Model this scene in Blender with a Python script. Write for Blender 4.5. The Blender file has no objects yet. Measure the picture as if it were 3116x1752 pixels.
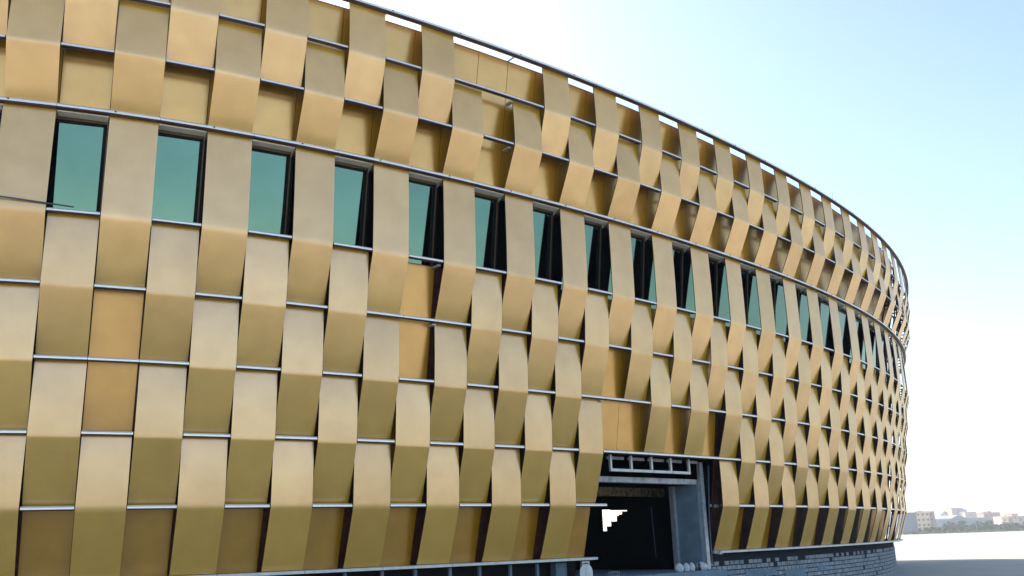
import bpy, bmesh, math, random
import numpy as np
from mathutils import Vector, Matrix, Euler
random.seed(7)
R = math.radians
sc = bpy.context.scene
COL = sc.collection

# ---------------------------------------------------------------- camera
GZ = 2.6                                   # eye height over the ground
F, PITCH, ROLL = 2813.5, 0.268786, -0.032107
cam = bpy.data.cameras.new('camera')
cam.sensor_width = 36.0
cam.lens = F / 3116 * 36.0
cam.clip_start, cam.clip_end = 0.1, 9000
camo = bpy.data.objects.new('camera', cam)
COL.objects.link(camo)
camo.matrix_world = Matrix.Translation((0, 0, GZ)) @ Matrix.Rotation(math.pi / 2 + PITCH, 4, 'X') @ Matrix.Rotation(ROLL, 4, 'Z')
sc.camera = camo

# ---------------------------------------------------------------- light
SUN_EL = 34.0
SDX, SDY = 0.51, -0.86                     # the way the sunlight travels over the ground
w = bpy.data.worlds.new('World'); sc.world = w; w.use_nodes = True
nt = w.node_tree; nt.nodes.clear()
sky = nt.nodes.new('ShaderNodeTexSky'); sky.sky_type = 'NISHITA'; sky.sun_disc = False
sky.sun_elevation = R(SUN_EL)
sky.sun_rotation = math.atan2(-SDX, -SDY)
sky.air_density = 1.0; sky.dust_density = 0.9; sky.ozone_density = 1.0; sky.altitude = 0
bg = nt.nodes.new('ShaderNodeBackground'); bg.inputs['Strength'].default_value = 0.15
out = nt.nodes.new('ShaderNodeOutputWorld')
nt.links.new(sky.outputs[0], bg.inputs[0]); nt.links.new(bg.outputs[0], out.inputs[0])
sl = bpy.data.lights.new('sun', 'SUN'); sl.energy = 5.0; sl.angle = R(0.53); sl.color = (1.0, 0.95, 0.86)
so = bpy.data.objects.new('sun', sl); COL.objects.link(so)
d = Vector((SDX * math.cos(R(SUN_EL)), SDY * math.cos(R(SUN_EL)), -math.sin(R(SUN_EL))))
so.rotation_euler = d.to_track_quat('-Z', 'Y').to_euler()
so.location = (-60, 100, 90)
vs = sc.view_settings
sc.display_settings.display_device = 'sRGB'
vs.view_transform = 'Standard'; vs.look = 'None'; vs.exposure = 0.92; vs.gamma = 1.0; vs.use_curve_mapping = False
sc.cycles.max_bounces = 8; sc.cycles.diffuse_bounces = 3; sc.cycles.glossy_bounces = 5

# ---------------------------------------------------------------- materials
def mat(name, col, rough=0.6, metal=0.0, var=0.06, scale=3.0, bump=0.0, bscale=None, col2=None, thr=None, stretch=(1, 1, 1), objvar=0.0, spec=0.5, streak=0.0, coat=0.0, bdist=0.01):
    m = bpy.data.materials.new(name); m.use_nodes = True
    n, l = m.node_tree.nodes, m.node_tree.links
    b = n['Principled BSDF']
    b.inputs['Roughness'].default_value = rough
    b.inputs['Metallic'].default_value = metal
    b.inputs['Specular IOR Level'].default_value = spec
    if coat:
        b.inputs['Coat Weight'].default_value = coat; b.inputs['Coat Roughness'].default_value = 0.25
    tc = n.new('ShaderNodeTexCoord'); mp = n.new('ShaderNodeMapping')
    mp.inputs['Scale'].default_value = stretch
    geo = n.new('ShaderNodeNewGeometry')
    l.new(geo.outputs['Position'], mp.inputs['Vector'])
    nz = n.new('ShaderNodeTexNoise'); nz.inputs['Scale'].default_value = scale; nz.inputs['Detail'].default_value = 4; nz.inputs['Roughness'].default_value = 0.6
    l.new(mp.outputs[0], nz.inputs['Vector'])
    mx = n.new('ShaderNodeMix'); mx.data_type = 'RGBA'
    c2 = col2 or tuple(max(0, c * (1 - 2.5 * var)) for c in col)
    c1 = col if col2 else tuple(min(1, c * (1 + 1.2 * var)) for c in col)
    mx.inputs['A'].default_value = (*c1, 1); mx.inputs['B'].default_value = (*c2, 1)
    rp = n.new('ShaderNodeMapRange')
    lo, hi = thr or (0.3, 0.75)
    rp.inputs['From Min'].default_value = lo; rp.inputs['From Max'].default_value = hi
    l.new(nz.outputs['Fac'], rp.inputs['Value']); l.new(rp.outputs[0], mx.inputs['Factor'])
    cur = mx.outputs['Result']
    if streak:
        mp2 = n.new('ShaderNodeMapping'); mp2.inputs['Scale'].default_value = (5, 5, 0.5)
        l.new(geo.outputs['Position'], mp2.inputs['Vector'])
        n2 = n.new('ShaderNodeTexNoise'); n2.inputs['Scale'].default_value = 2.2; n2.inputs['Detail'].default_value = 5; n2.inputs['Roughness'].default_value = 0.5
        l.new(mp2.outputs[0], n2.inputs['Vector'])
        r2 = n.new('ShaderNodeMapRange'); r2.inputs['From Min'].default_value = 0.45; r2.inputs['From Max'].default_value = 0.8
        r2.inputs['To Min'].default_value = 1.0; r2.inputs['To Max'].default_value = 1.0 - streak
        l.new(n2.outputs['Fac'], r2.inputs['Value'])
        vm = n.new('ShaderNodeVectorMath'); vm.operation = 'SCALE'
        l.new(cur, vm.inputs[0]); l.new(r2.outputs[0], vm.inputs['Scale']); cur = vm.outputs[0]
        r3 = n.new('ShaderNodeMapRange'); r3.inputs['From Min'].default_value = 0.35; r3.inputs['From Max'].default_value = 0.75
        r3.inputs['To Min'].default_value = rough * 0.92; r3.inputs['To Max'].default_value = min(1, rough * 1.2)
        l.new(n2.outputs['Fac'], r3.inputs['Value']); l.new(r3.outputs[0], b.inputs['Roughness'])
    if objvar:
        oi = n.new('ShaderNodeObjectInfo')
        r4 = n.new('ShaderNodeMapRange'); r4.inputs['To Min'].default_value = 1 - objvar; r4.inputs['To Max'].default_value = 1 + objvar * 0.6
        l.new(oi.outputs['Random'], r4.inputs['Value'])
        vm = n.new('ShaderNodeVectorMath'); vm.operation = 'SCALE'
        l.new(cur, vm.inputs[0]); l.new(r4.outputs[0], vm.inputs['Scale']); cur = vm.outputs[0]
    l.new(cur, b.inputs['Base Color'])
    if bump:
        bn = n.new('ShaderNodeTexNoise'); bn.inputs['Scale'].default_value = bscale or scale; bn.inputs['Detail'].default_value = 3
        l.new(mp.outputs[0], bn.inputs['Vector'])
        bp = n.new('ShaderNodeBump'); bp.inputs['Strength'].default_value = bump; bp.inputs['Distance'].default_value = bdist
        l.new(bn.outputs['Fac'], bp.inputs['Height']); l.new(bp.outputs[0], b.inputs['Normal'])
    return m

M = {}
def flake_paint(name, metal_col, pig_col, rough, fac, **k):
    """metallic paint: silvery flakes that mirror the surroundings over a saturated yellow pigment"""
    m = mat(name, metal_col, rough, 1.0, **k)
    n, l = m.node_tree.nodes, m.node_tree.links
    a = n['Principled BSDF']; o = n['Material Output']
    d_ = n.new('ShaderNodeBsdfPrincipled'); d_.inputs['Roughness'].default_value = 0.45; d_.inputs['Specular IOR Level'].default_value = 0.25
    vm = n.new('ShaderNodeVectorMath'); vm.operation = 'MULTIPLY'
    src = a.inputs['Base Color'].links[0].from_socket
    l.new(src, vm.inputs[0]); vm.inputs[1].default_value = [p / q for p, q in zip(pig_col, metal_col)]
    l.new(vm.outputs[0], d_.inputs['Base Color'])
    if a.inputs['Normal'].links: l.new(a.inputs['Normal'].links[0].from_socket, d_.inputs['Normal'])
    ms = n.new('ShaderNodeMixShader'); ms.inputs[0].default_value = fac
    l.new(a.outputs[0], ms.inputs[1]); l.new(d_.outputs[0], ms.inputs[2]); l.new(ms.outputs[0], o.inputs['Surface'])
    return m
M['gold'] = flake_paint('champagne_metal', (0.97, 0.665, 0.54), (0.76, 0.42, 0.002), 0.25, 0.60, var=0.05, scale=1.3, bump=0.2, bscale=1.1, bdist=0.025, objvar=0.09)
M['wallgold'] = flake_paint('gold_wall_metal', (0.80, 0.52, 0.26), (0.66, 0.30, 0.004), 0.25, 0.52, var=0.05, scale=1.5, bump=0.15, bscale=1.2, bdist=0.02, objvar=0.06)
M['edge'] = mat('panel_edge', (0.10, 0.05, 0.03), 0.6, 0.2)
M['back'] = mat('panel_back', (0.035, 0.015, 0.008), 0.75, 0.0, spec=0.2)  # darker than plain grey backs: shade of the recesses put into the colour
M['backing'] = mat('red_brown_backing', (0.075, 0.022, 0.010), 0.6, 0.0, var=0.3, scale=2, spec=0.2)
M['steel'] = mat('brushed_steel', (0.88, 0.83, 0.77), 0.35, 0.6, var=0.04, scale=8, stretch=(1, 1, 4))
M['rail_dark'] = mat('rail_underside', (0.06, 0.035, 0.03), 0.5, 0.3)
M['bolt'] = mat('dark_bolt', (0.03, 0.03, 0.03), 0.5, 0.5)
M['flash'] = mat('white_flashing', (0.62, 0.62, 0.60), 0.4, 0.3, var=0.08, scale=4)
M['glass'] = mat('green_glass', (0.125, 0.205, 0.155), 0.04, 1.0, var=0.05, scale=0.6, bump=0.05, bscale=0.7, bdist=0.01)
M['frame'] = mat('black_frame', (0.008, 0.008, 0.008), 0.5, spec=0.1)
M['trim'] = mat('tan_trim', (0.14, 0.095, 0.04), 0.5, 0.2)
M['soffit'] = mat('soffit', (0.92, 0.82, 0.66), 0.5, 0.0)
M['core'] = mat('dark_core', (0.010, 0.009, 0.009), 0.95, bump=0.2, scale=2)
M['conc'] = mat('grey_concrete', (0.50, 0.49, 0.48), 0.85, var=0.2, scale=2.5, bump=0.5, bscale=9)
M['bluec'] = mat('smooth_blue_grey_concrete', (0.17, 0.235, 0.29), 0.8, var=0.12, scale=1.6, bump=0.3, bscale=7)
M['rustc'] = mat('stained_beam', (0.30, 0.22, 0.10), 0.9, var=0.25, scale=5, col2=(0.09, 0.04, 0.02), thr=(0.4, 0.65))
M['galv'] = mat('galvanised_steel', (0.50, 0.52, 0.54), 0.45, 0.5, var=0.1, scale=6)
M['block'] = mat('concrete_block', (0.34, 0.37, 0.40), 0.9, var=0.18, scale=6, bump=0.6, bscale=22, objvar=0.22)
M['mortar'] = mat('dark_mortar', (0.018, 0.021, 0.035), 0.95, bump=0.5, scale=12)
M['roof'] = mat('roof_membrane', (0.25, 0.25, 0.25), 0.8)
M['sack'] = mat('white_sack', (0.62, 0.64, 0.66), 0.7, var=0.15, scale=12, bump=0.5, bscale=10)
M['bottleg'] = mat('dark_green_glass', (0.01, 0.03, 0.02), 0.12)
M['bluebar'] = mat('blue_grey_bar', (0.10, 0.12, 0.16), 0.5, 0.5)
M['ground'] = mat('dry_sandy_ground', (0.48, 0.465, 0.405), 0.95, var=0.05, scale=0.15, bump=0.4, bscale=0.9, bdist=0.05)
M['rust'] = mat('rust_primer_steel', (0.12, 0.035, 0.025), 0.7, 0.2)

# ---------------------------------------------------------------- the plan curve of the facade
W_ = 1.25
KN = list(np.linspace(-4, 48, 9))
KAP = [0.037064, 0.034307, 0.01166, 0.010561, 0.007395, 0.010163, 0.014344, 0.015344, 0.015654]
P0 = (-2.919057, 29.552602); TH0 = 0.634981
ZL = [v + GZ for v in (16.639837, 15.002097, 13.334763, 11.743185, 8.837018, 6.936412, 5.01612, 3.110795, 1.212501, -0.617202)]
OL = [2.193357, 2.034152, 1.832725, 1.372832, 1.185203, 0.834076, 0.551655, 0.27401, 0.0, -0.486998]
SUB = 8; I0, I1 = -16, 96
_s = np.arange(I0 * SUB, I1 * SUB + 1) / SUB
_k = np.interp(_s, KN + [50, 53], KAP + [0.0157, 0.031])  # last knots: unseen far end, bent to lay the building's shadow edge
_th = np.concatenate([[0], np.cumsum((_k[1:] + _k[:-1]) / 2 * W_ / SUB)])
_j0 = int((10 - I0) * SUB)
_th = _th - _th[_j0] + TH0
_tm = (_th[1:] + _th[:-1]) / 2
_x = np.concatenate([[0], np.cumsum(np.cos(_tm) * W_ / SUB)]); _y = np.concatenate([[0], np.cumsum(np.sin(_tm) * W_ / SUB)])
_x = _x - _x[_j0] + P0[0]; _y = _y - _y[_j0] + P0[1]
IEND = float(_s[np.searchsorted(_th, 2.2)])
def th_at(i): return float(np.interp(i, _s, _th))
def pt(i, o, z):
    t = th_at(i)
    return Vector((float(np.interp(i, _s, _x)) + math.sin(t) * o, float(np.interp(i, _s, _y)) - math.cos(t) * o, z))
_zr = ZL[::-1]; _or = OL[::-1]
def off(z): return float(np.interp(z, _zr, _or))
def lz(t):                                  # fractional level -> height, offset
    return float(np.interp(t, range(10), ZL)), float(np.interp(t, range(10), OL))

# ---------------------------------------------------------------- helpers
class MB:
    """collects faces in world space; build() links ONE mesh object"""
    def __init__(s): s.v = []; s.f = []; s.m = []; s.sm = []
    def face(s, vs, mi=0, smooth=False):
        b = len(s.v); s.v += [tuple(v) for v in vs]; s.f.append(tuple(range(b, b + len(vs)))); s.m.append(mi); s.sm.append(smooth)
    def grid(s, rows, mi=0, smooth=True):
        b = len(s.v); n = len(rows[0])
        for r in rows: s.v += [tuple(v) for v in r]
        for a in range(len(rows) - 1):
            for c in range(n - 1):
                s.f.append((b + a * n + c, b + a * n + c + 1, b + (a + 1) * n + c + 1, b + (a + 1) * n + c)); s.m.append(mi); s.sm.append(smooth)
    def box8(s, p, mi=0):                   # p: 4 bottom + 4 top
        b = len(s.v); s.v += [tuple(v) for v in p]
        for f in ((0, 3, 2, 1), (4, 5, 6, 7), (0, 1, 5, 4), (1, 2, 6, 5), (2, 3, 7, 6), (3, 0, 4, 7)):
            s.f.append(tuple(b + k for k in f)); s.m.append(mi); s.sm.append(False)
    def cbox(s, i0, i1, oa, ob, z0, z1, mi=0, n=1, oz=None):
        """box that follows the facade: columns i0..i1, offsets oa (in) .. ob (out); oz: function giving the base offset for a height"""
        g = oz or (lambda z: 0.0)
        for k in range(n):
            a = i0 + (i1 - i0) * k / n; c = i0 + (i1 - i0) * (k + 1) / n
            s.box8([pt(a, g(z0) + ob, z0), pt(c, g(z0) + ob, z0), pt(c, g(z0) + oa, z0), pt(a, g(z0) + oa, z0),
                    pt(a, g(z1) + ob, z1), pt(c, g(z1) + ob, z1), pt(c, g(z1) + oa, z1), pt(a, g(z1) + oa, z1)], mi)
    def box(s, c, sz, mi=0, rz=0):
        q = Matrix.Rotation(rz, 3, 'Z'); c = Vector(c); hx, hy, hz = sz[0] / 2, sz[1] / 2, sz[2] / 2
        s.box8([c + q @ Vector(v) for v in ((-hx, -hy, -hz), (hx, -hy, -hz), (hx, hy, -hz), (-hx, hy, -hz), (-hx, -hy, hz), (hx, -hy, hz), (hx, hy, hz), (-hx, hy, hz))], mi)
    def tube(s, pts, rad, mi=0, n=8, cap=True):
        pts = [Vector(p) for p in pts]; rr = rad if isinstance(rad, (list, tuple)) else [rad] * len(pts)
        rows = []
        for k, p in enumerate(pts):
            t = (pts[min(k + 1, len(pts) - 1)] - pts[max(k - 1, 0)]).normalized()
            u = t.cross(Vector((0, 0, 1))); u = u.normalized() if u.length > 1e-3 else Vector((1, 0, 0)); v = t.cross(u)
            rows.append([p + (u * math.cos(a) + v * math.sin(a)) * rr[k] for a in [2 * math.pi * q / n for q in range(n + 1)]])
        s.grid(rows, mi, True)
        if cap: s.face(rows[0][:-1], mi); s.face(rows[-1][:-1][::-1], mi)
    def sweep(s, i0, i1, prof, mis, n=2, oz=0.0, z=0.0, tail=True):
        """closed profile [(o, z)] swept along the facade; mis: material index for each profile edge"""
        P = [[pt(i0 + (i1 - i0) * k / n, oz + o, z + zz) for (o, zz) in prof] for k in range(n + 1)]
        m = len(prof)
        for e in range(m):
            s.grid([[P[k][e] for k in range(n + 1)], [P[k][(e + 1) % m] for k in range(n + 1)]], mis[e], False)
        s.face(P[0], mis[-1]); s.face(P[-1][::-1], mis[-1])
    def build(s, name, mats, parent=None, anchor=None, fix=True):
        if anchor is None:
            a = np.array(s.v); anchor = Vector(((a[:, 0].min() + a[:, 0].max()) / 2, (a[:, 1].min() + a[:, 1].max()) / 2, a[:, 2].min()))
        me = bpy.data.meshes.new(name)
        me.from_pydata([(v[0] - anchor[0], v[1] - anchor[1], v[2] - anchor[2]) for v in s.v], [], s.f)
        for m in (mats if isinstance(mats, (list, tuple)) else [mats]): me.materials.append(m)
        me.polygons.foreach_set('material_index', s.m); me.polygons.foreach_set('use_smooth', s.sm)
        if fix:
            b = bmesh.new(); b.from_mesh(me); bmesh.ops.recalc_face_normals(b, faces=b.faces); b.to_mesh(me); b.free()
        me.update()
        o = bpy.data.objects.new(name, me); COL.objects.link(o)
        put(o, anchor, parent)
        return o
WPOS = {}
def put(o, anchor, parent):
    WPOS[o] = Vector(anchor)
    if parent: o.parent = parent; o.location = Vector(anchor) - WPOS[parent]
    else: o.location = anchor
def empty(name, loc, label=None, cat=None, group=None):
    o = bpy.data.objects.new(name, None); COL.objects.link(o); put(o, loc, None); o.empty_display_size = 0.5
    tag(o, label, cat, group); return o
def tag(o, label=None, cat=None, group=None, kind=None):
    if label: o['label'] = label
    if cat: o['category'] = cat
    if group: o['group'] = group
    if kind: o['kind'] = kind
    return o

# ---------------------------------------------------------------- ground
g = MB(); S = 4500
g.face([(-S, -S, 0), (S, -S, 0), (S, S, 0), (-S, S, 0)])
tag(g.build('ground', M['ground'], fix=False), 'dry sandy ground, shaded beside the building and sunlit beyond', kind='structure')
# uneven rise of the sand near the shadow's rim
rows = []
for a in range(41):
    row = []
    for b_ in range(41):
        x = 22 + a * 1.6; y = 40 + b_ * 2.2
        e = min(a, 40 - a, b_, 40 - b_) / 6.0
        h = (math.sin(x * 0.35 + 1.3 * math.sin(y * 0.11)) + math.sin(y * 0.23 + x * 0.12)) * 0.05 + 0.11
        row.append((x, y, 0.004 + max(0, h) * min(1, e)))
    rows.append(row)
g = MB(); g.grid(rows, 0, True)
tag(g.build('sand', M['ground'], fix=False), 'slightly uneven sand beside the round end of the building', kind='structure')

# ---------------------------------------------------------------- the building
B = empty('gold_clad_building', pt(18, 0, 0), 'long curved building wrapped in woven gold metal panels, with a band of green windows', 'building')
ONLY = None
NC0, NC1 = -3, 52                            # columns that carry cladding
WALL_END = 41
MISSING = {(11, 0), (2, 5), (9, 4), (16, 5), (17, 6), (19, 6), (21, 6)}
def opening(i): return 16 <= i <= 21

def panel(i, k):
    """woven panel in column i from level k to k+2, bulging over the rail at k+1"""
    g0 = 0.012 + random.uniform(-0.004, 0.008); g1 = 0.012 + random.uniform(-0.004, 0.008)
    jit = random.uniform(-0.018, 0.018); ft = 1.05 + random.uniform(-0.015, 0.02); tw = random.uniform(-0.012, 0.012)
    eps = {0: 0.035, 1: 0.035, 3: 0.018}.get(k, 0.010)
    bot = 2.0
    ts = sorted(set([ft - 0.02, ft + 0.02, 0, .12, .25, .4, .55, .68, .78, .86, .92, .97, 1.01, ft, 1.09, 1.14, 1.2, 1.3, 1.42, 1.56, 1.7, 1.85, bot]))
    if k == 7: endoff = -0.10
    else: endoff = -0.22
    cl, cr, bl, br = [], [], [], []
    for t in ts:
        z, o = lz(k + t)
        d_ = abs(t - ft) / (ft if t < ft else (2 - ft))
        e0 = {0: -0.14, 3: -0.12}.get(k, -0.20) if t < ft else endoff
        bl_ = (math.sqrt(d_ * d_ + eps * eps) - eps) / (math.sqrt(1 + eps * eps) - eps)
        bul = 0.07 + (e0 - 0.07) * bl_
        bul += (0.016 if t < ft else 0.004) * math.sin(math.pi * d_)
        bul += jit
        if t == 0: z += 0.0 if k else 0.03
        if t == bot: z += 0.05
        cl.append(pt(i + g0, o + bul + tw, z)); cr.append(pt(i + 1 - g1, o + bul - tw, z))
        bl.append(pt(i + g0, o + bul + tw - 0.035, z)); br.append(pt(i + 1 - g1, o + bul - tw - 0.035, z))
    m = MB()
    m.grid([cl, [(a + b_) / 2 for a, b_ in zip(cl, cr)], cr], 0, True)
    m.grid([br, bl], 2, True)
    m.grid([cr, br], 1, False); m.grid([bl, cl], 1, False)
    m.face([cl[0], cr[0], br[0], bl[0]], 1); m.face([cl[-1], bl[-1], br[-1], cr[-1]], 1)
    return m.build('cladding_panel', [M['gold'], M['edge'], M['back']], B)

# panels
for i in range(NC0, NC1):
    ks = (1, 3, 5, 7) if i % 2 == 0 else (0, 4, 6)
    for k in ks:
        if (i, k) in MISSING: continue
        if opening(i) and k >= 7: continue
        p = panel(i, k)

# rails
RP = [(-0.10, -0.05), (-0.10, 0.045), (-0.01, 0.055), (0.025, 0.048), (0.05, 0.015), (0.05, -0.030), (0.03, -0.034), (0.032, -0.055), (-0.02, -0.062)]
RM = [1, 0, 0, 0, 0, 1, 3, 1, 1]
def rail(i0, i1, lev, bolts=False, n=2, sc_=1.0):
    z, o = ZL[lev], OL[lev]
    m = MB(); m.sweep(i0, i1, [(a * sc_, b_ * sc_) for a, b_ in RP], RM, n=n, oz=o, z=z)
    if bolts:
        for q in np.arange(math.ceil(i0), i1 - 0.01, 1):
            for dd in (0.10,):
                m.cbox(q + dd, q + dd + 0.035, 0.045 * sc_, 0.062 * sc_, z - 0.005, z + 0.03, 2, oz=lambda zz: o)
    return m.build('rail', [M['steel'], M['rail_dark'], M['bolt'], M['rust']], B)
for lev in (1, 2, 4, 5, 6, 7, 8):
    par = 0 if lev in (1, 5, 7) else 1
    for i in range(NC0, NC1):
        bare = False                          # the rail is in sight where no panel folds over it
        fold = (i, lev - 1)
        isf = (i % 2) != par
        if isf:
            k = lev - 1
            bare = (i, k) in MISSING
        if lev == 8 and opening(i): continue
        if lev == 8 and i == 15:
            continue
        if (not isf) or bare or (lev == 7 and opening(i)):
            rail(i + 0.004, i + 0.996, lev, bolts=bare, n=1, sc_=1.05)
rail(15.0, 16.25, 8, n=1, sc_=1.05)
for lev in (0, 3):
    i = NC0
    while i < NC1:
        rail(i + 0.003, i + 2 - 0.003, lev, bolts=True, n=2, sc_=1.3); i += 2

# recessed gold wall behind, two rows of sheets per column
for i in range(NC0, WALL_END):
    m = MB()
    zt = ZL[0] - 0.08; zb = ZL[3] - 0.12
    m.cbox(i + 0.008, i + 0.992, -0.53, -0.48, zb, zt, 0, oz=off)
    m.cbox(i + 0.0, i + 1.0, -0.60, -0.535, zb, zt - 0.02, 1, oz=off)
    m.build('wall_panel', [M['wallgold'], M['back']], B)
    # lower part: gold sheets where they show, red-brown backing behind the weave
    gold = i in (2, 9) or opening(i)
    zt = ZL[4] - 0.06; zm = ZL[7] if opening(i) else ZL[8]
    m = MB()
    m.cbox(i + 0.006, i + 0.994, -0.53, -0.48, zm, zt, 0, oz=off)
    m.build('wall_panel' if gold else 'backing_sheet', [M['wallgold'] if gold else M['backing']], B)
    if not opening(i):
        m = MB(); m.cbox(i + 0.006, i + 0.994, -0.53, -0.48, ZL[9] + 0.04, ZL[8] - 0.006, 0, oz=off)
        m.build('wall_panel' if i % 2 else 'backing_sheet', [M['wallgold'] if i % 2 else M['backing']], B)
# wall coping
m = MB()
for i in range(NC0, WALL_END):
    m.cbox(i, i + 1, -0.62, -0.46, ZL[0] - 0.079, ZL[0] - 0.06, 0, oz=off)
m.build('wall_coping', M['bluebar'], B)

# windows: odd columns between level 3 and 4
OWT, OWB = 0.87, 0.52
OW = OWT
def gl(z): return OWB + (OWT - OWB) * (z - ZL[4]) / (ZL[3] - ZL[4])
for i in range(NC0 - 1, 46, 2):               # glazing runs on behind the panels: one unit per two columns
    z1 = ZL[3]; z0 = ZL[4]; zh = z1 - 0.13
    wn = MB()
    wn.cbox(i, i + 2, -0.06, 0.0, zh - 0.10, zh, 0, n=2, oz=gl)            # head
    wn.cbox(i, i + 2, -0.06, 0.0, z0 - 0.15, z0 + 0.02, 0, n=2, oz=gl)     # foot
    wn.cbox(i + 0.02, i + 0.07, -0.06, 0.0, z0 + 0.02, zh - 0.10, 0, oz=gl)
    wn.cbox(i + 1.90, i + 1.955, -0.06, 0.0, z0 + 0.02, zh - 0.10, 0, oz=gl)
    wn.cbox(i, i + 2, 0.001, 0.035, zh - 0.03, zh + 0.004, 1, n=2, oz=gl)   # tan trim
    wn.cbox(i + 1.955, i + 2.02, -0.06, -0.002, z0 + 0.02, zh - 0.031, 0, oz=gl)
    wn.cbox(i + 1.975, i + 2.005, -0.001, 0.022, z0 + 0.02, zh - 0.031, 1, oz=gl)
    wo = wn.build('window', [M['frame'], M['trim']], B)
    pn = MB()
    za, zb = z0 + 0.02, zh - 0.10
    pn.cbox(i + 0.07, i + 1.90, -0.05, -0.03, za, zb, 0, oz=gl)
    pn.build('pane', M['glass'], wo)
    i += 1
    sf = MB(); sf.cbox(i + 0.01, i + 0.99, OW - 0.06, OL[3] - 0.12, z1 - 0.10, z1 - 0.075, 0)
    sf.cbox(i + 0.01, i + 0.99, OW + 0.04, OW + 0.055, z1 - 0.125, z1 - 0.1005, 1)
    sf.build('soffit', [M['soffit'], M['trim']], B)
    bk = MB(); a, b_, c = pt(i + 0.975, OL[3] - 0.14, z1 - 0.105), pt(i + 0.975, OW + 0.06, z1 - 0.105), pt(i + 0.975, OW + 0.06, z1 - 0.28)
    t = pt(i + 0.985, 0, 0) - pt(i + 0.975, 0, 0)
    bk.face([a, b_, c]); bk.face([a + t, c + t, b_ + t]); bk.face([a, c, c + t, a + t]); bk.face([c, b_, b_ + t, c + t]); bk.face([a, a + t, b_ + t, b_])
    bk.build('bracket', M['galv'], B)

# brackets that hold the top rail off the wall, and the rail where panels are missing
for i in range(NC0 + 1, 39, 2):
    m = MB()
    m.cbox(i - 0.02, i + 0.02, -0.5, -0.12, ZL[0] - 0.058, ZL[0] - 0.02, 0, oz=lambda z: OL[0])
    m.build('bracket', M['galv'], B)
for (i, l) in ((12, 1), (12, 2), (16, 6), (10, 4), (10, 5)):
    m = MB(); a = pt(i - 0.06, OL[l] - 0.1, ZL[l] - 0.05); z = ZL[l]
    m.cbox(i - 0.10, i + 0.0, -0.47, -0.11, z - 0.13, z - 0.075, 0, oz=lambda zz: OL[l]); m.build('bracket', M['galv'], B)

# open lattice past the end of the wall
for i in range(WALL_END - 2, NC1 + 1):
    m = MB()
    for k in range(9):
        m.cbox(i - 0.03, i + 0.03, -0.58, -0.50, ZL[k + 1], ZL[k], 0, oz=off)
    m.build('lattice_post', M['rust'], B)
    for k in range(1, 9):
        m = MB(); m.cbox(i - 0.025, i + 0.025, -0.5, -0.1, ZL[k] - 0.05, ZL[k] + 0.02, 0, oz=lambda z: OL[k])
        m.cbox(i - 0.04, i + 0.04, -0.62, -0.50, ZL[k] - 0.09, ZL[k] + 0.06, 0, oz=lambda z: OL[k])
        m.build('bracket', M['rust'], B)
for k in range(0, 9):
    for dz in (0.0, 0.5):
        z, o = lz(k + dz)
        m = MB()
        for i in range(WALL_END - 2, NC1): m.cbox(i, i + 1, -0.66, -0.585, z - 0.04, z + 0.03, 0, oz=lambda q: o)
        m.build('lattice_rail', M['rust'] if dz else M['galv'], B)

# base flashing: a flat white ledge at level 9
BP = [(-0.62, -0.04), (-0.62, 0.03), (0.06, 0.035), (0.09, 0.02), (0.09, -0.055), (0.05, -0.065)]
BM = [1, 0, 0, 0, 1, 1]
def ledge(i0, i1):
    m = MB(); m.sweep(i0, i1, BP, BM, n=2, oz=OL[9], z=ZL[9]); m.build('base_ledge', [M['flash'], M['rail_dark']], B)
i = -3.0
while i < 16.1: ledge(i, min(i + 2, 16.13) - 0.01); i += 2
i = 22.22
while i < 60: ledge(i, i + 1.99); i += 2

# inner dark shell (core) and roof; beyond the clad part it shows as plain gold sheets
def core_o(i, z):
    o = off(z)
    if i <= 40: return o - 0.9
    if i >= 56: return o - 0.2
    if i <= 43: return o - 0.9 - (i - 40) / 3 * 0.7
    if i >= 53: return o - 1.6 + (i - 53) / 3 * 1.4
    return o - 1.6
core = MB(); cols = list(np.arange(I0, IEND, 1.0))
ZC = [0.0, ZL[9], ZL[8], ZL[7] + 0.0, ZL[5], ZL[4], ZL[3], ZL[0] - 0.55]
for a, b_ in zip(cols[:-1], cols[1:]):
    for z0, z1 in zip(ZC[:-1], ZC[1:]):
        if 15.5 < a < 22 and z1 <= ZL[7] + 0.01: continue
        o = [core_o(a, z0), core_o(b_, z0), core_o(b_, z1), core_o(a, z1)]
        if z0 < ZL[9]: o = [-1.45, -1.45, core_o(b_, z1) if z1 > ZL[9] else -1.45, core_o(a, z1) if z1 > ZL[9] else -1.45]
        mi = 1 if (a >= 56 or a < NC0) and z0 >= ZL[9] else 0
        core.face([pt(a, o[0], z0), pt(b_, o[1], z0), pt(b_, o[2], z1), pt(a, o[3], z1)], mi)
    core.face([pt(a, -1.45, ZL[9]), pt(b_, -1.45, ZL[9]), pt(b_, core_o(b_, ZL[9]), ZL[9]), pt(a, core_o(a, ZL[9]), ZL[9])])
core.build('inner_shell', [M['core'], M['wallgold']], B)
ztop = ZL[0] - 0.55
ring = [pt(i, core_o(i, ztop), ztop) for i in cols]
e = pt(cols[-1], 0, 0)
BK0 = Vector((7.3, 66.0, 0)); BT = Vector((0.829, 0.559, 0))
backpts = [Vector((e.x - 8, e.y - 5, 0)), Vector((e.x - 8.5, e.y - 17, 0)), BK0 + BT * 6, BK0 - BT * 54]
m = MB(); m.face([tuple(p) for p in ring] + [(p.x, p.y, ztop) for p in backpts]); m.build('roof', M['roof'], B)
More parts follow.
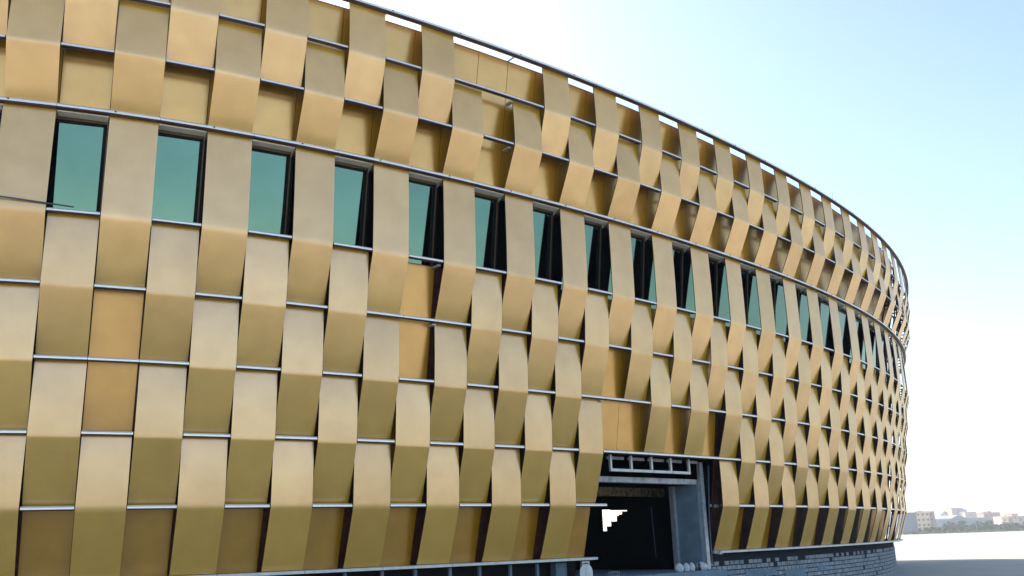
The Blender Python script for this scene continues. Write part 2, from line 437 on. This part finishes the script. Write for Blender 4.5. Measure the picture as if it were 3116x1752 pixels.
# rear walls, one of them with the stepped gap seen through the entrance
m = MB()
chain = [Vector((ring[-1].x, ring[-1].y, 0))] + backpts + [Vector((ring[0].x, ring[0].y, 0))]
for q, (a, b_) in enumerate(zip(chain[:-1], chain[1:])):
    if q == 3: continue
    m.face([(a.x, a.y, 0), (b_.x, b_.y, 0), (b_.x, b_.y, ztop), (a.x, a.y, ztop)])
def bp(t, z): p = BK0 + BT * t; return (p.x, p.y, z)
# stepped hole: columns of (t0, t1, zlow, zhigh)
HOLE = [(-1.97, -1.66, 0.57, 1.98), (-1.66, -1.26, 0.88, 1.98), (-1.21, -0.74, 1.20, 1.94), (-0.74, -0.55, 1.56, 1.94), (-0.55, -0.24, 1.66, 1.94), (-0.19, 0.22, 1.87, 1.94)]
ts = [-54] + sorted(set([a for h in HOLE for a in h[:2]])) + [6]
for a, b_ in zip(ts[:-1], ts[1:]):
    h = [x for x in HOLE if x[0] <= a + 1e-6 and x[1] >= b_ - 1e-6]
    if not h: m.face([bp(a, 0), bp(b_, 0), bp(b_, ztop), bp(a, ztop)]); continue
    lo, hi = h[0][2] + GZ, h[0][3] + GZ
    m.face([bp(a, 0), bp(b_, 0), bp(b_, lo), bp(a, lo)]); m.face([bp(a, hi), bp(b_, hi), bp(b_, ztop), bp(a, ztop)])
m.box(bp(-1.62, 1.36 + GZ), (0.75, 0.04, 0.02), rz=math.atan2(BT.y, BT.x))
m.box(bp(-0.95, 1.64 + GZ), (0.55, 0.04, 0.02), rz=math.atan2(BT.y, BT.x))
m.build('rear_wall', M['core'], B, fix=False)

# ---------------------------------------------------------------- concrete block base wall
OB = -1.02
m = MB()
for i in range(22, 58):
    m.cbox(i, i + 1, OB - 0.35, OB - 0.022, 0.0, ZL[9] - 0.12, 0)
bw = m.build('block_wall', M['mortar'], B)
bmesh_block = None
def block_mesh():
    m = MB(); m.box((0, 0, 0), (0.345, 0.10, 0.16)); o = m.build('block', M['block'], bw, anchor=(0, 0, 0))
    b = bmesh.new(); b.from_mesh(o.data); bmesh.ops.bevel(b, geom=b.edges[:], offset=0.008, segments=1, affect='EDGES'); b.to_mesh(o.data); b.free()
    me = o.data; bpy.data.objects.remove(o); WPOS.pop(o, None); return me
blk = block_mesh(); stuffb = MB(); nb = 0
BH = 0.2
positions = []
for r in range(9):
    q = 22.15 + (0.16 if r % 2 else 0)
    while q < 57.5:
        z = 0.09 + r * BH
        positions.append((q, z)); q += 0.4 / W_
def inframe(p):
    v = camo.matrix_world.inverted() @ p
    return abs(v.x / -v.z * F) < 1558 and abs(v.y / -v.z * F) < 876
positions = [(q, z) for (q, z) in positions if z < ZL[9] - 0.34]
vis = sorted([(q, z) for (q, z) in positions if q < 47.5 and inframe(pt(q, OB, z))], key=lambda a: a[0])[:298]
visset = set(vis)
for (q, z) in positions:
    if z > 1.4 and random.random() < 0.3: continue
    if (q, z) in visset and random.random() > 0.03:
        o = bpy.data.objects.new('block', blk); COL.objects.link(o)
        put(o, pt(q, OB - 0.05 + random.uniform(-0.012, 0.012), z), bw)
        o.rotation_euler = (random.uniform(-.01, .01), random.uniform(-.015, .015), th_at(q) + random.uniform(-.02, .02))
    elif (q, z) not in visset:
        stuffb.box(pt(q, OB - 0.05 + random.uniform(-0.012, 0.012), z), (0.345, 0.10, 0.16), rz=th_at(q) + random.uniform(-.02, .02))
tag(stuffb.build('block_courses', M['block'], bw), 'remaining grey blocks of the base wall', kind='stuff')
for (a, b_, z0, z1) in ((24.4, 26.6, 0.86, 1.12), (27.3, 29.0, 0.62, 1.02), (30.2, 31.1, 0.8, 1.05), (22.3, 23.8, 1.0, 1.15)):
    m = MB(); m.cbox(a, b_, OB + 0.0, OB + 0.022, z0, z1, 0, n=3)
    m.build('cement_patch', M['bluec'], bw)

# ---------------------------------------------------------------- entrance
zs = GZ - 1.30
m = MB()
for i in range(-3, 22): m.cbox(i, i + 1, -7.5 if i > 14 else -1.6, -0.05 if i > 12 else -0.9, zs - 0.25, zs, 0)
m.build('floor_slab', M['bluec'], B)
m = MB(); m.cbox(15.5, 21.75, -1.25, -0.85, GZ + 2.115, GZ + 2.32, 0, n=4); m.build('concrete_beam', M['conc'], B)
m = MB(); m.cbox(18.0, 23.3, -4.3, -4.0, GZ + 1.80, GZ + 2.17, 0, n=4); m.build('inner_beam', M['rustc'], B)
# pier: the wide cheek at the right of the opening, with a rebate on its far edge
m = MB(); m.cbox(21.55, 21.9, -2.0, -0.78, zs, GZ + 2.1, 0); m.build('concrete_pier', M['bluec'], B)
m = MB(); m.cbox(21.42, 21.56, -2.12, -1.9, zs, GZ + 2.1, 0); m.build('pier_rebate', M['galv'], B)
m = MB(); m.cbox(21.62, 21.80, -0.775, -0.62, zs, GZ + 3.02, 0); m.build('steel_post', M['galv'], B)
m = MB(); m.tube([pt(21.93, -0.66, zs + 0.2), pt(21.93, -0.62, zs + 2), pt(22.0, -0.5, zs + 4.2)], 0.035); m.build('conduit', M['bluebar'], B)
for zz in (1.25, -0.63):
    m = MB(); m.cbox(21.95, 22.45, -0.62, -0.5, GZ + zz - 0.06, GZ + zz + 0.05, 0); m.cbox(22.1, 22.25, -0.5, -0.38, GZ + zz - 0.09, GZ + zz + 0.03, 0)
    m.cbox(22.45, 22.52, -0.55, -0.4, GZ + zz - 0.02, GZ + zz + 0.02, 0)
    m.build('bracket', M['galv'], B)
# U-shaped hangers under the rail
for q in range(4):
    a = 16.82 + q * 0.975; b_ = a + 0.93
    zt = GZ + 3.08; zb = GZ + 2.47; t = 0.075
    m = MB()
    if q == 0: m.cbox(a, a + t, -0.42, -0.33, zb, zt, 0)
    m.cbox(b_, b_ + t, -0.42, -0.33, zb, zt, 0)
    m.cbox(a + 0.06 if q == 0 else a + 0.05, b_, -0.42, -0.33, zb, zb + 0.10, 0)
    m.build('hanger_frame', M['flash'], B)
    m = MB(); m.cbox(a + 0.1, b_ - 0.06, -0.66, -0.60, zt - 0.14, zt - 0.03, 0); m.build('stub_plate', M['conc'], B)
for a, b_ in ((16.2, 16.7), (20.9, 21.5)):
    m = MB(); m.cbox(a, b_, -0.66, -0.60, GZ + 2.95, GZ + 3.06, 0); m.build('stub_plate', M['conc'], B)
# interior rod glimpsed against the dark
m = MB(); m.tube([pt(21.3, -3.0, GZ + 1.3), pt(21.5, -3.1, GZ - 0.8)], 0.02); m.build('rod', M['bluebar'], B)
# posts below the left ledge
for x in (8.1, 9.1, 10.04, 11.08, 12.02, 13.05, 14.01):
    m = MB(); m.cbox(x, x + 0.07, -0.85, -0.75, zs, ZL[9] - 0.1, 0); m.build('base_post', M['bluec'], B)
m = MB(); m.cbox(14.9, 15.32, -1.3, -1.0, zs, ZL[9] - 0.12, 0); m.build('base_pier', M['bluec'], B)
m = MB(); m.cbox(15.55, 15.60, -0.6, -0.5, zs + 0.3, ZL[9] - 0.09, 0); m.cbox(15.80, 15.85, -0.6, -0.5, zs + 0.45, ZL[9] - 0.09, 0)
m.cbox(15.55, 15.85, -0.6, -0.5, ZL[9] - 0.16, ZL[9] - 0.095, 0); m.build('hook_frame', M['galv'], B)
# round topped white plate hanging there
cx = 15.66; n = 18; fr = []; bk = []
for q in range(n + 1):
    a = math.pi * q / n
    fr.append((cx + 0.25 * math.cos(a), ZL[9] - 0.46 + 0.27 * math.sin(a)))
fr = [(cx + 0.25, 1.36)] + fr + [(cx - 0.25, 1.36)]
m = MB(); A = [pt(x, -0.44, z) for x, z in fr]; C_ = [pt(x, -0.48, z) for x, z in fr]
m.face(A); m.face(C_[::-1])
for q in range(len(fr)): m.face([A[q], A[(q + 1) % len(fr)], C_[(q + 1) % len(fr)], C_[q]])
m.cbox(cx - 0.02, cx + 0.02, -0.44, -0.42, 1.38, ZL[9] - 0.3, 0)
tag(m.build('round_topped_plate', M['flash']), 'white round-topped plate hanging under the end of the left ledge', 'plate')

# white sacks and a bottle by the pier
SK = [(20.05, 0.17, 'half-hidden white rounded bundle, leftmost of those at the foot of the pier'), (20.42, 0.14, 'small white rounded bundle, second from the left at the foot of the pier'),
      (20.72, 0.13, 'small white rounded bundle just left of the dark bottle'), (21.26, 0.24, 'wide white pleated bundle right of the dark bottle below the steel post')]
for x, rr, lab in SK:
    m = MB(); rows = []
    for a in range(9):
        h = a / 8; prof = (0.75 + 0.5 * h - 0.9 * max(0, h - 0.55)) if h < 1 else 0.15
        prof = [0.80, .92, 1.0, 1.03, 1.0, .93, .80, .55, .12][a]
        row = []
        for b_ in range(25):
            an = 2 * math.pi * b_ / 24
            pl = 1 + 0.09 * math.cos(an * 12) * (1 - h)
            c = pt(x, -0.62, zs + 0.004 + 0.32 * h)
            row.append(c + Vector((math.cos(an) * rr * prof * pl, math.sin(an) * rr * 0.7 * prof * pl, 0)))
        rows.append(row)
    m.grid(rows, 0, True); m.face(rows[-1][:-1]); m.face(rows[0][:-1][::-1])
    tag(m.build('white_bundle', M['sack']), lab, 'bundle', 'white bundles at the foot of the entrance pier')
c = pt(20.95, -0.45, zs + 0.004)
m = MB(); m.tube([c, c + Vector((0, 0, .01)), c + Vector((0, 0, .2)), c + Vector((0, 0, .27)), c + Vector((0, 0, .30)), c + Vector((0, 0, .39))], [0.05, 0.056, 0.056, 0.035, 0.02, 0.02], n=14)
tag(m.build('bottle', M['bottleg']), 'dark bottle standing between the white bundles at the entrance pier', 'bottle')
c = pt(16.75, -0.4, zs + 0.004)
m = MB(); m.box(c + Vector((0, 0, 0.02)), (0.42, 0.2, 0.04), rz=th_at(17))
for q in (-0.2, -0.07, 0.07, 0.2): m.box(c + Vector((math.cos(th_at(17)) * q, math.sin(th_at(17)) * q, 0.10)), (0.03, 0.2, 0.12), rz=th_at(17))
m.box(c + Vector((0, 0, 0.17)), (0.43, 0.2, 0.02), rz=th_at(17))
tag(m.build('hollow_block', M['bluec']), 'small hollow grey block lying on the floor edge of the entrance', 'block')

# loose bar over the fourth rail at the far left, lightning rods, hanging tape
m = MB(); m.tube([pt(-1.0, OL[4] + 0.17, GZ + 9.10), pt(0.17, OL[4] + 0.17, GZ + 9.03), pt(1.50, OL[4] + 0.10, GZ + 8.93)], 0.022)
tag(m.build('loose_bar', M['bluebar']), 'thin blue-grey bar lying along the rail below the leftmost window', 'bar')
for x in (9.91, 30.0):
    m = MB(); p = pt(x, OL[0] + 0.0, ZL[0] + 0.05); m.tube([p, p + Vector((0.0, 0, 0.36))], 0.008, n=5); m.build('spike', M['bolt'], B)

# ---------------------------------------------------------------- far things
def far(u, Y, z=0.0):
    return Vector(((0.4025 + (u - 2755) * 0.0003412) * Y, Y, z))
def ppm(Y): return 2919.0 / Y
def hor(u): return 1615 - (u - 2800) * 0.0333
def zat(v, u, Y): return GZ + (hor(u) - v) / ppm(Y)
FM = {}
def fmat(name, col, **k):
    if name not in FM: FM[name] = mat(name, col, 0.85, var=0.06, scale=0.08, **k)
    return FM[name]
dark = fmat('far_window', (0.10, 0.12, 0.15))
def far_building(name, label, tiers, Y, wallm, nwin=None, depth=14.0, roofm=None, group=None, cat='building'):
    """tiers: list of (u0, u1, vtop, dy, material) boxes standing on the ground"""
    u0 = min(t[0] for t in tiers); u1 = max(t[1] for t in tiers)
    b = empty(name, far((u0 + u1) / 2, Y), label, cat, group)
    for (a, c, v, dy, mm) in tiers:
        pa, pc = far(a, Y + dy), far(c, Y + dy); h = zat(v, (a + c) / 2, Y)
        m = MB(); m.box8([pa, pc, pc + Vector((0, depth, 0)), pa + Vector((0, depth, 0))] + [p + Vector((0, 0, h)) for p in (pa, pc, pc + Vector((0, depth, 0)), pa + Vector((0, depth, 0)))])
        m.build('wall', mm, b)
        m = MB(); m.box(((pa + pc) / 2 + Vector((0, depth / 2, h + 0.3))), (abs(pc.x - pa.x) + 0.6, depth + 0.6, 0.6)); m.build('roof', roofm or mm, b)
        if nwin:
            nx = max(1, int(abs(pc.x - pa.x) / nwin[0])); nz_ = max(1, int(h / nwin[1]))
            for r in range(nz_):
                for q in range(nx):
                    zz = (r + 0.55) * h / nz_
                    if zz < 4: continue
                    x = pa.x + (q + 0.5) * (pc.x - pa.x) / nx
                    m = MB(); m.box((x, pa.y - 0.05, zz), (1.5, 0.3, 1.3)); m.build('window', dark, b)
    return b
slate = fmat('slate_cladding', (0.20, 0.23, 0.29)); cream = fmat('cream_render', (0.80, 0.56, 0.36)); brick = fmat('brown_brick', (0.36, 0.26, 0.21))
greyc = fmat('grey_roof', (0.36, 0.37, 0.40)); white = fmat('white_render', (0.40, 0.40, 0.41)); orange = fmat('orange_render', (0.55, 0.36, 0.25)); pink = fmat('pink_brick', (0.42, 0.34, 0.30))
hallm = fmat('blue_grey_sheet', (0.26, 0.31, 0.36))
b = far_building('warehouse', 'dark slate-grey ribbed warehouse closest to the curved building', [(2735, 2793, 1567, 0, slate)], 620, slate, depth=30)
pa, pc = far(2735, 620), far(2793, 620); hh = zat(1567, 2765, 620)
for q in range(12):
    x = pa.x + (q + 0.5) * (pc.x - pa.x) / 12; m = MB(); m.box((x, pa.y - 0.15, hh * 0.48), (0.25, 0.3, hh * 0.94)); m.build('rib', greyc, b)
far_building('apartment_block', 'cream apartment block with rows of balconies beside the slate warehouse', [(2791, 2834, 1563, 0, cream), (2826, 2849, 1562, 12, brick), (2800, 2812, 1561, 2, brick)], 700, cream, nwin=(3.2, 3.1))
far_building('terraced_building', 'wide pale terraced building stepping up to a grey top behind an orange tower',
             [(2868, 2950, 1567, 8, white), (2877, 2945, 1561, 10, white), (2885, 2949, 1556, 12, greyc), (2895, 2940, 1552, 14, greyc), (2903, 2918, 1551, -3, orange), (2911, 2930, 1550, 16, greyc)], 1000, white, nwin=(6, 4.5), depth=18)
far_building('brick_block', 'low pinkish brick block right behind the terraced building', [(2943, 2977, 1563, 0, pink), (2972, 2988, 1573, 4, greyc)], 980, pink, nwin=(6, 5))
far_building('brick_block', 'brown brick block with a small rooftop box near the middle of the far skyline', [(2999, 3048, 1565, 0, brick), (3015, 3022, 1561, 3, brick), (3040, 3050, 1567, -2, pink)], 900, brick, nwin=(5, 5))
far_building('low_house', 'low cream house between the two brown blocks on the right', [(3050, 3072, 1577, 0, cream), (3070, 3086, 1577, 3, brick)], 860, cream, nwin=(4, 4))
far_building('brick_block', 'tall orange-brown block nearest the right edge of the photo', [(3085, 3103, 1568, 0, orange), (3101, 3135, 1575, 3, pink)], 880, orange, nwin=(5, 5))
far_building('low_house', 'low grey house left of the terraced building', [(2850, 2880, 1577, 0, greyc)], 1050, greyc)
# long hall with leaning white ribs
Y = 760
hb = empty('long_hall', far(2935, Y), 'long low blue-grey hall with leaning white ribs along its front', 'building')
pa, pc = far(2849, Y), far(3021, Y); h = zat(1581, 2935, Y)
m = MB(); m.box8([pa, pc, pc + Vector((0, 25, 0)), pa + Vector((0, 25, 0))] + [p + Vector((0, 0, h)) for p in (pa, pc, pc + Vector((0, 25, 0)), pa + Vector((0, 25, 0)))]); m.build('wall', hallm, hb)
ga, gb, gm = far(2895, Y), far(2945, Y), far(2919, Y); gz = zat(1571, 2919, Y)
m = MB(); f_ = [ga + Vector((0, -1, h)), gb + Vector((0, -1, h)), gm + Vector((0, -1, gz))]; r_ = [p + Vector((0, 27, 0)) for p in f_]
m.face(f_); m.face(r_[::-1]); m.face([f_[0], f_[2], r_[2], r_[0]]); m.face([f_[2], f_[1], r_[1], r_[2]]); m.face([f_[0], r_[0], r_[1], f_[1]]); m.build('gable', hallm, hb)
for q in range(34):
    u = 2852 + q * 5.0; p = far(u, Y - 1.0); lean = 3.6 if q % 3 else 5.0
    m = MB(); m.tube([p + Vector((lean, -3, 0.2)), p + Vector((-1.0, 0, h + 0.6))], 0.16, n=4); m.build('rib', white, hb)
# trees and scrub
leaf = [mat('leaves_%s' % n, c, 0.8, var=0.25, scale=0.6, objvar=0.2) for n, c in (('olive', (0.115, 0.125, 0.045)), ('green', (0.075, 0.115, 0.04)), ('dry', (0.19, 0.17, 0.07)))]
bark = mat('bark', (0.10, 0.075, 0.05), 0.9)
def crown_mesh(kind, seed):
    rr = random.Random(seed); m = MB()
    cl = [(rr.uniform(-1, 1) * 2.2, rr.uniform(-1, 1) * 2.0, rr.uniform(1.2, 5.2), rr.uniform(0.8, 1.5)) for _ in range(9)]
    for (cx, cy, cz, cr) in cl:
        for _ in range(60):
            v = Vector((rr.gauss(0, 1), rr.gauss(0, 1), rr.gauss(0, 1))).normalized() * cr * rr.uniform(0.5, 1.05)
            c = Vector((cx, cy, max(0.3, cz + v.z))) + Vector((v.x, v.y, 0)); s = rr.uniform(0.18, 0.42)
            q = Euler((rr.uniform(0, 6), rr.uniform(0, 6), rr.uniform(0, 6))).to_matrix()
            m.face([c + q @ Vector((-s, -s, 0)), c + q @ Vector((s, -s, 0)), c + q @ Vector((s * .6, s, 0)), c + q @ Vector((-s * .6, s, 0))])
    o = m.build('crown', leaf[kind], anchor=(0, 0, 0), fix=False); me = o.data; bpy.data.objects.remove(o); return me
crowns = [crown_mesh(k, 11 + k * 3 + j) for k in range(3) for j in range(2)]
tm = MB(); tm.tube([(0, 0, 0), (0.1, 0, 1.2), (0.0, 0.1, 2.8)], [0.22, 0.16, 0.08], n=7)
tm.tube([(0.08, 0, 1.2), (0.9, 0.3, 2.8)], [0.1, 0.04], n=5); tm.tube([(0.08, 0, 1.4), (-0.8, -0.3, 3.0)], [0.09, 0.04], n=5)
to = tm.build('trunk', bark, anchor=(0, 0, 0)); trunk_me = to.data; bpy.data.objects.remove(to)
TR = [(2806, 1.0, 3), (2822, 0.85, 5), (2838, 1.1, 0), (2852, 0.95, 2), (2866, 1.15, 0), (2880, 1.35, 1), (2893, 1.6, 3), (2905, 1.8, 2), (2918, 1.5, 0), (2930, 1.05, 1), (2946, 0.9, 4),
      (2962, 1.0, 0), (2976, 1.45, 3), (2990, 1.7, 2), (3004, 1.5, 2), (3018, 1.25, 3), (3034, 1.15, 0), (3050, 1.2, 1), (3063, 1.4, 5), (3078, 1.1, 2), (3092, 1.35, 1), (3106, 1.2, 3), (3122, 1.4, 0)]
desc = {0: 'olive', 1: 'olive', 2: 'deep green', 3: 'deep green', 4: 'dry yellowish', 5: 'dry yellowish'}
where = lambda u: ('below the cream apartment block' if u < 2836 else 'right of the cream apartment block' if u < 2868 else 'below the terraced building' if u < 2950
                   else 'below the pinkish brick block' if u < 2996 else 'below the brown brick block' if u < 3048 else 'near the right edge of the photo')
cnt = {}
for u, s, k in TR:
    Yt = 600 + (u * 37 % 50)
    p = far(u, Yt); key = where(u); cnt[key] = cnt.get(key, 0) + 1
    t = empty('small_tree', p, '%s bushy tree %s, %s from the left there' % (desc[k], key, ('first', 'second', 'third', 'fourth', 'fifth', 'sixth', 'seventh')[cnt[key] - 1]), 'tree', 'small trees along the far edge of the sand')
    c = bpy.data.objects.new('crown', crowns[k]); COL.objects.link(c); c.parent = t
    b_ = bpy.data.objects.new('trunk', trunk_me); COL.objects.link(b_); b_.parent = t
    c.scale = (s * 1.2, s * 1.2, s * 0.66); b_.scale = (s, s, s * 0.66); c.rotation_euler.z = u * 1.7
# scrub strip
m = MB(); rr = random.Random(5)
for _ in range(9000):
    u = rr.uniform(2740, 3140); Yt = rr.uniform(560, 700); p = far(u, Yt); s = rr.uniform(0.25, 0.7)
    hgt = rr.uniform(0.2, 1.5) * (0.55 + 0.45 * math.sin(u * 0.13) ** 2); q = Euler((rr.uniform(0, 6), rr.uniform(0, 6), rr.uniform(0, 6))).to_matrix()
    c = p + Vector((0, 0, hgt))
    m.face([c + q @ Vector((-s, -s, 0)), c + q @ Vector((s, -s, 0)), c + q @ Vector((0, s, 0))])
tag(m.build('scrub', leaf[0], fix=False), 'low olive scrub along the far edge of the sunlit sand', kind='stuff')
# lamp posts
for u, v, lab in ((2972, 1579, 'pale lamp post in front of the leaning ribs at the right of the hall'), (3053, 1597, 'short pale lamp post below the low cream house'), (2867, 1586, 'pale lamp post at the left end of the long hall')):
    Yt = 590; p = far(u, Yt); h = zat(v, u, Yt)
    t = empty('lamp_post', p, lab, 'lamp post', 'lamp posts across the sand')
    m = MB(); m.tube([p, p + Vector((-0.4, 0, h))], [0.16, 0.1], n=6); m.build('pole', white, t)
    m = MB(); m.box(p + Vector((-0.9, 0, h)), (1.2, 0.4, 0.2)); m.build('lamp_head', white, t)
p = far(2842, 540)
m = MB(); m.box(p + Vector((0, 0, 0.9)), (2.6, 1.8, 1.8)); 
b_ = m.build('white_van', white); b_['label'] = 'small white van parked in front of the scrub'; b_['category'] = 'van'
bpy.data.objects.remove(b_)

# ---------------------------------------------------------------- haze
HS = 4550
bm_ = bmesh.new(); bmesh.ops.create_cube(bm_, size=1.0)
me = bpy.data.meshes.new('haze'); bm_.to_mesh(me); bm_.free()
hz = bpy.data.objects.new('haze', me); COL.objects.link(hz); hz.scale = (2 * HS, 2 * HS, 51); hz.location = (0, 0, 24.5)
hm = bpy.data.materials.new('haze'); hm.use_nodes = True; hn = hm.node_tree; hn.nodes.clear()
ho = hn.nodes.new('ShaderNodeOutputMaterial'); hv = hn.nodes.new('ShaderNodeVolumePrincipled')
hv.inputs['Color'].default_value = (0.93, 0.95, 0.98, 1); hv.inputs['Density'].default_value = 0.0004; hv.inputs['Anisotropy'].default_value = 0.3
hn.links.new(hv.outputs[0], ho.inputs['Volume']); me.materials.append(hm)
tag(hz, kind='stuff')
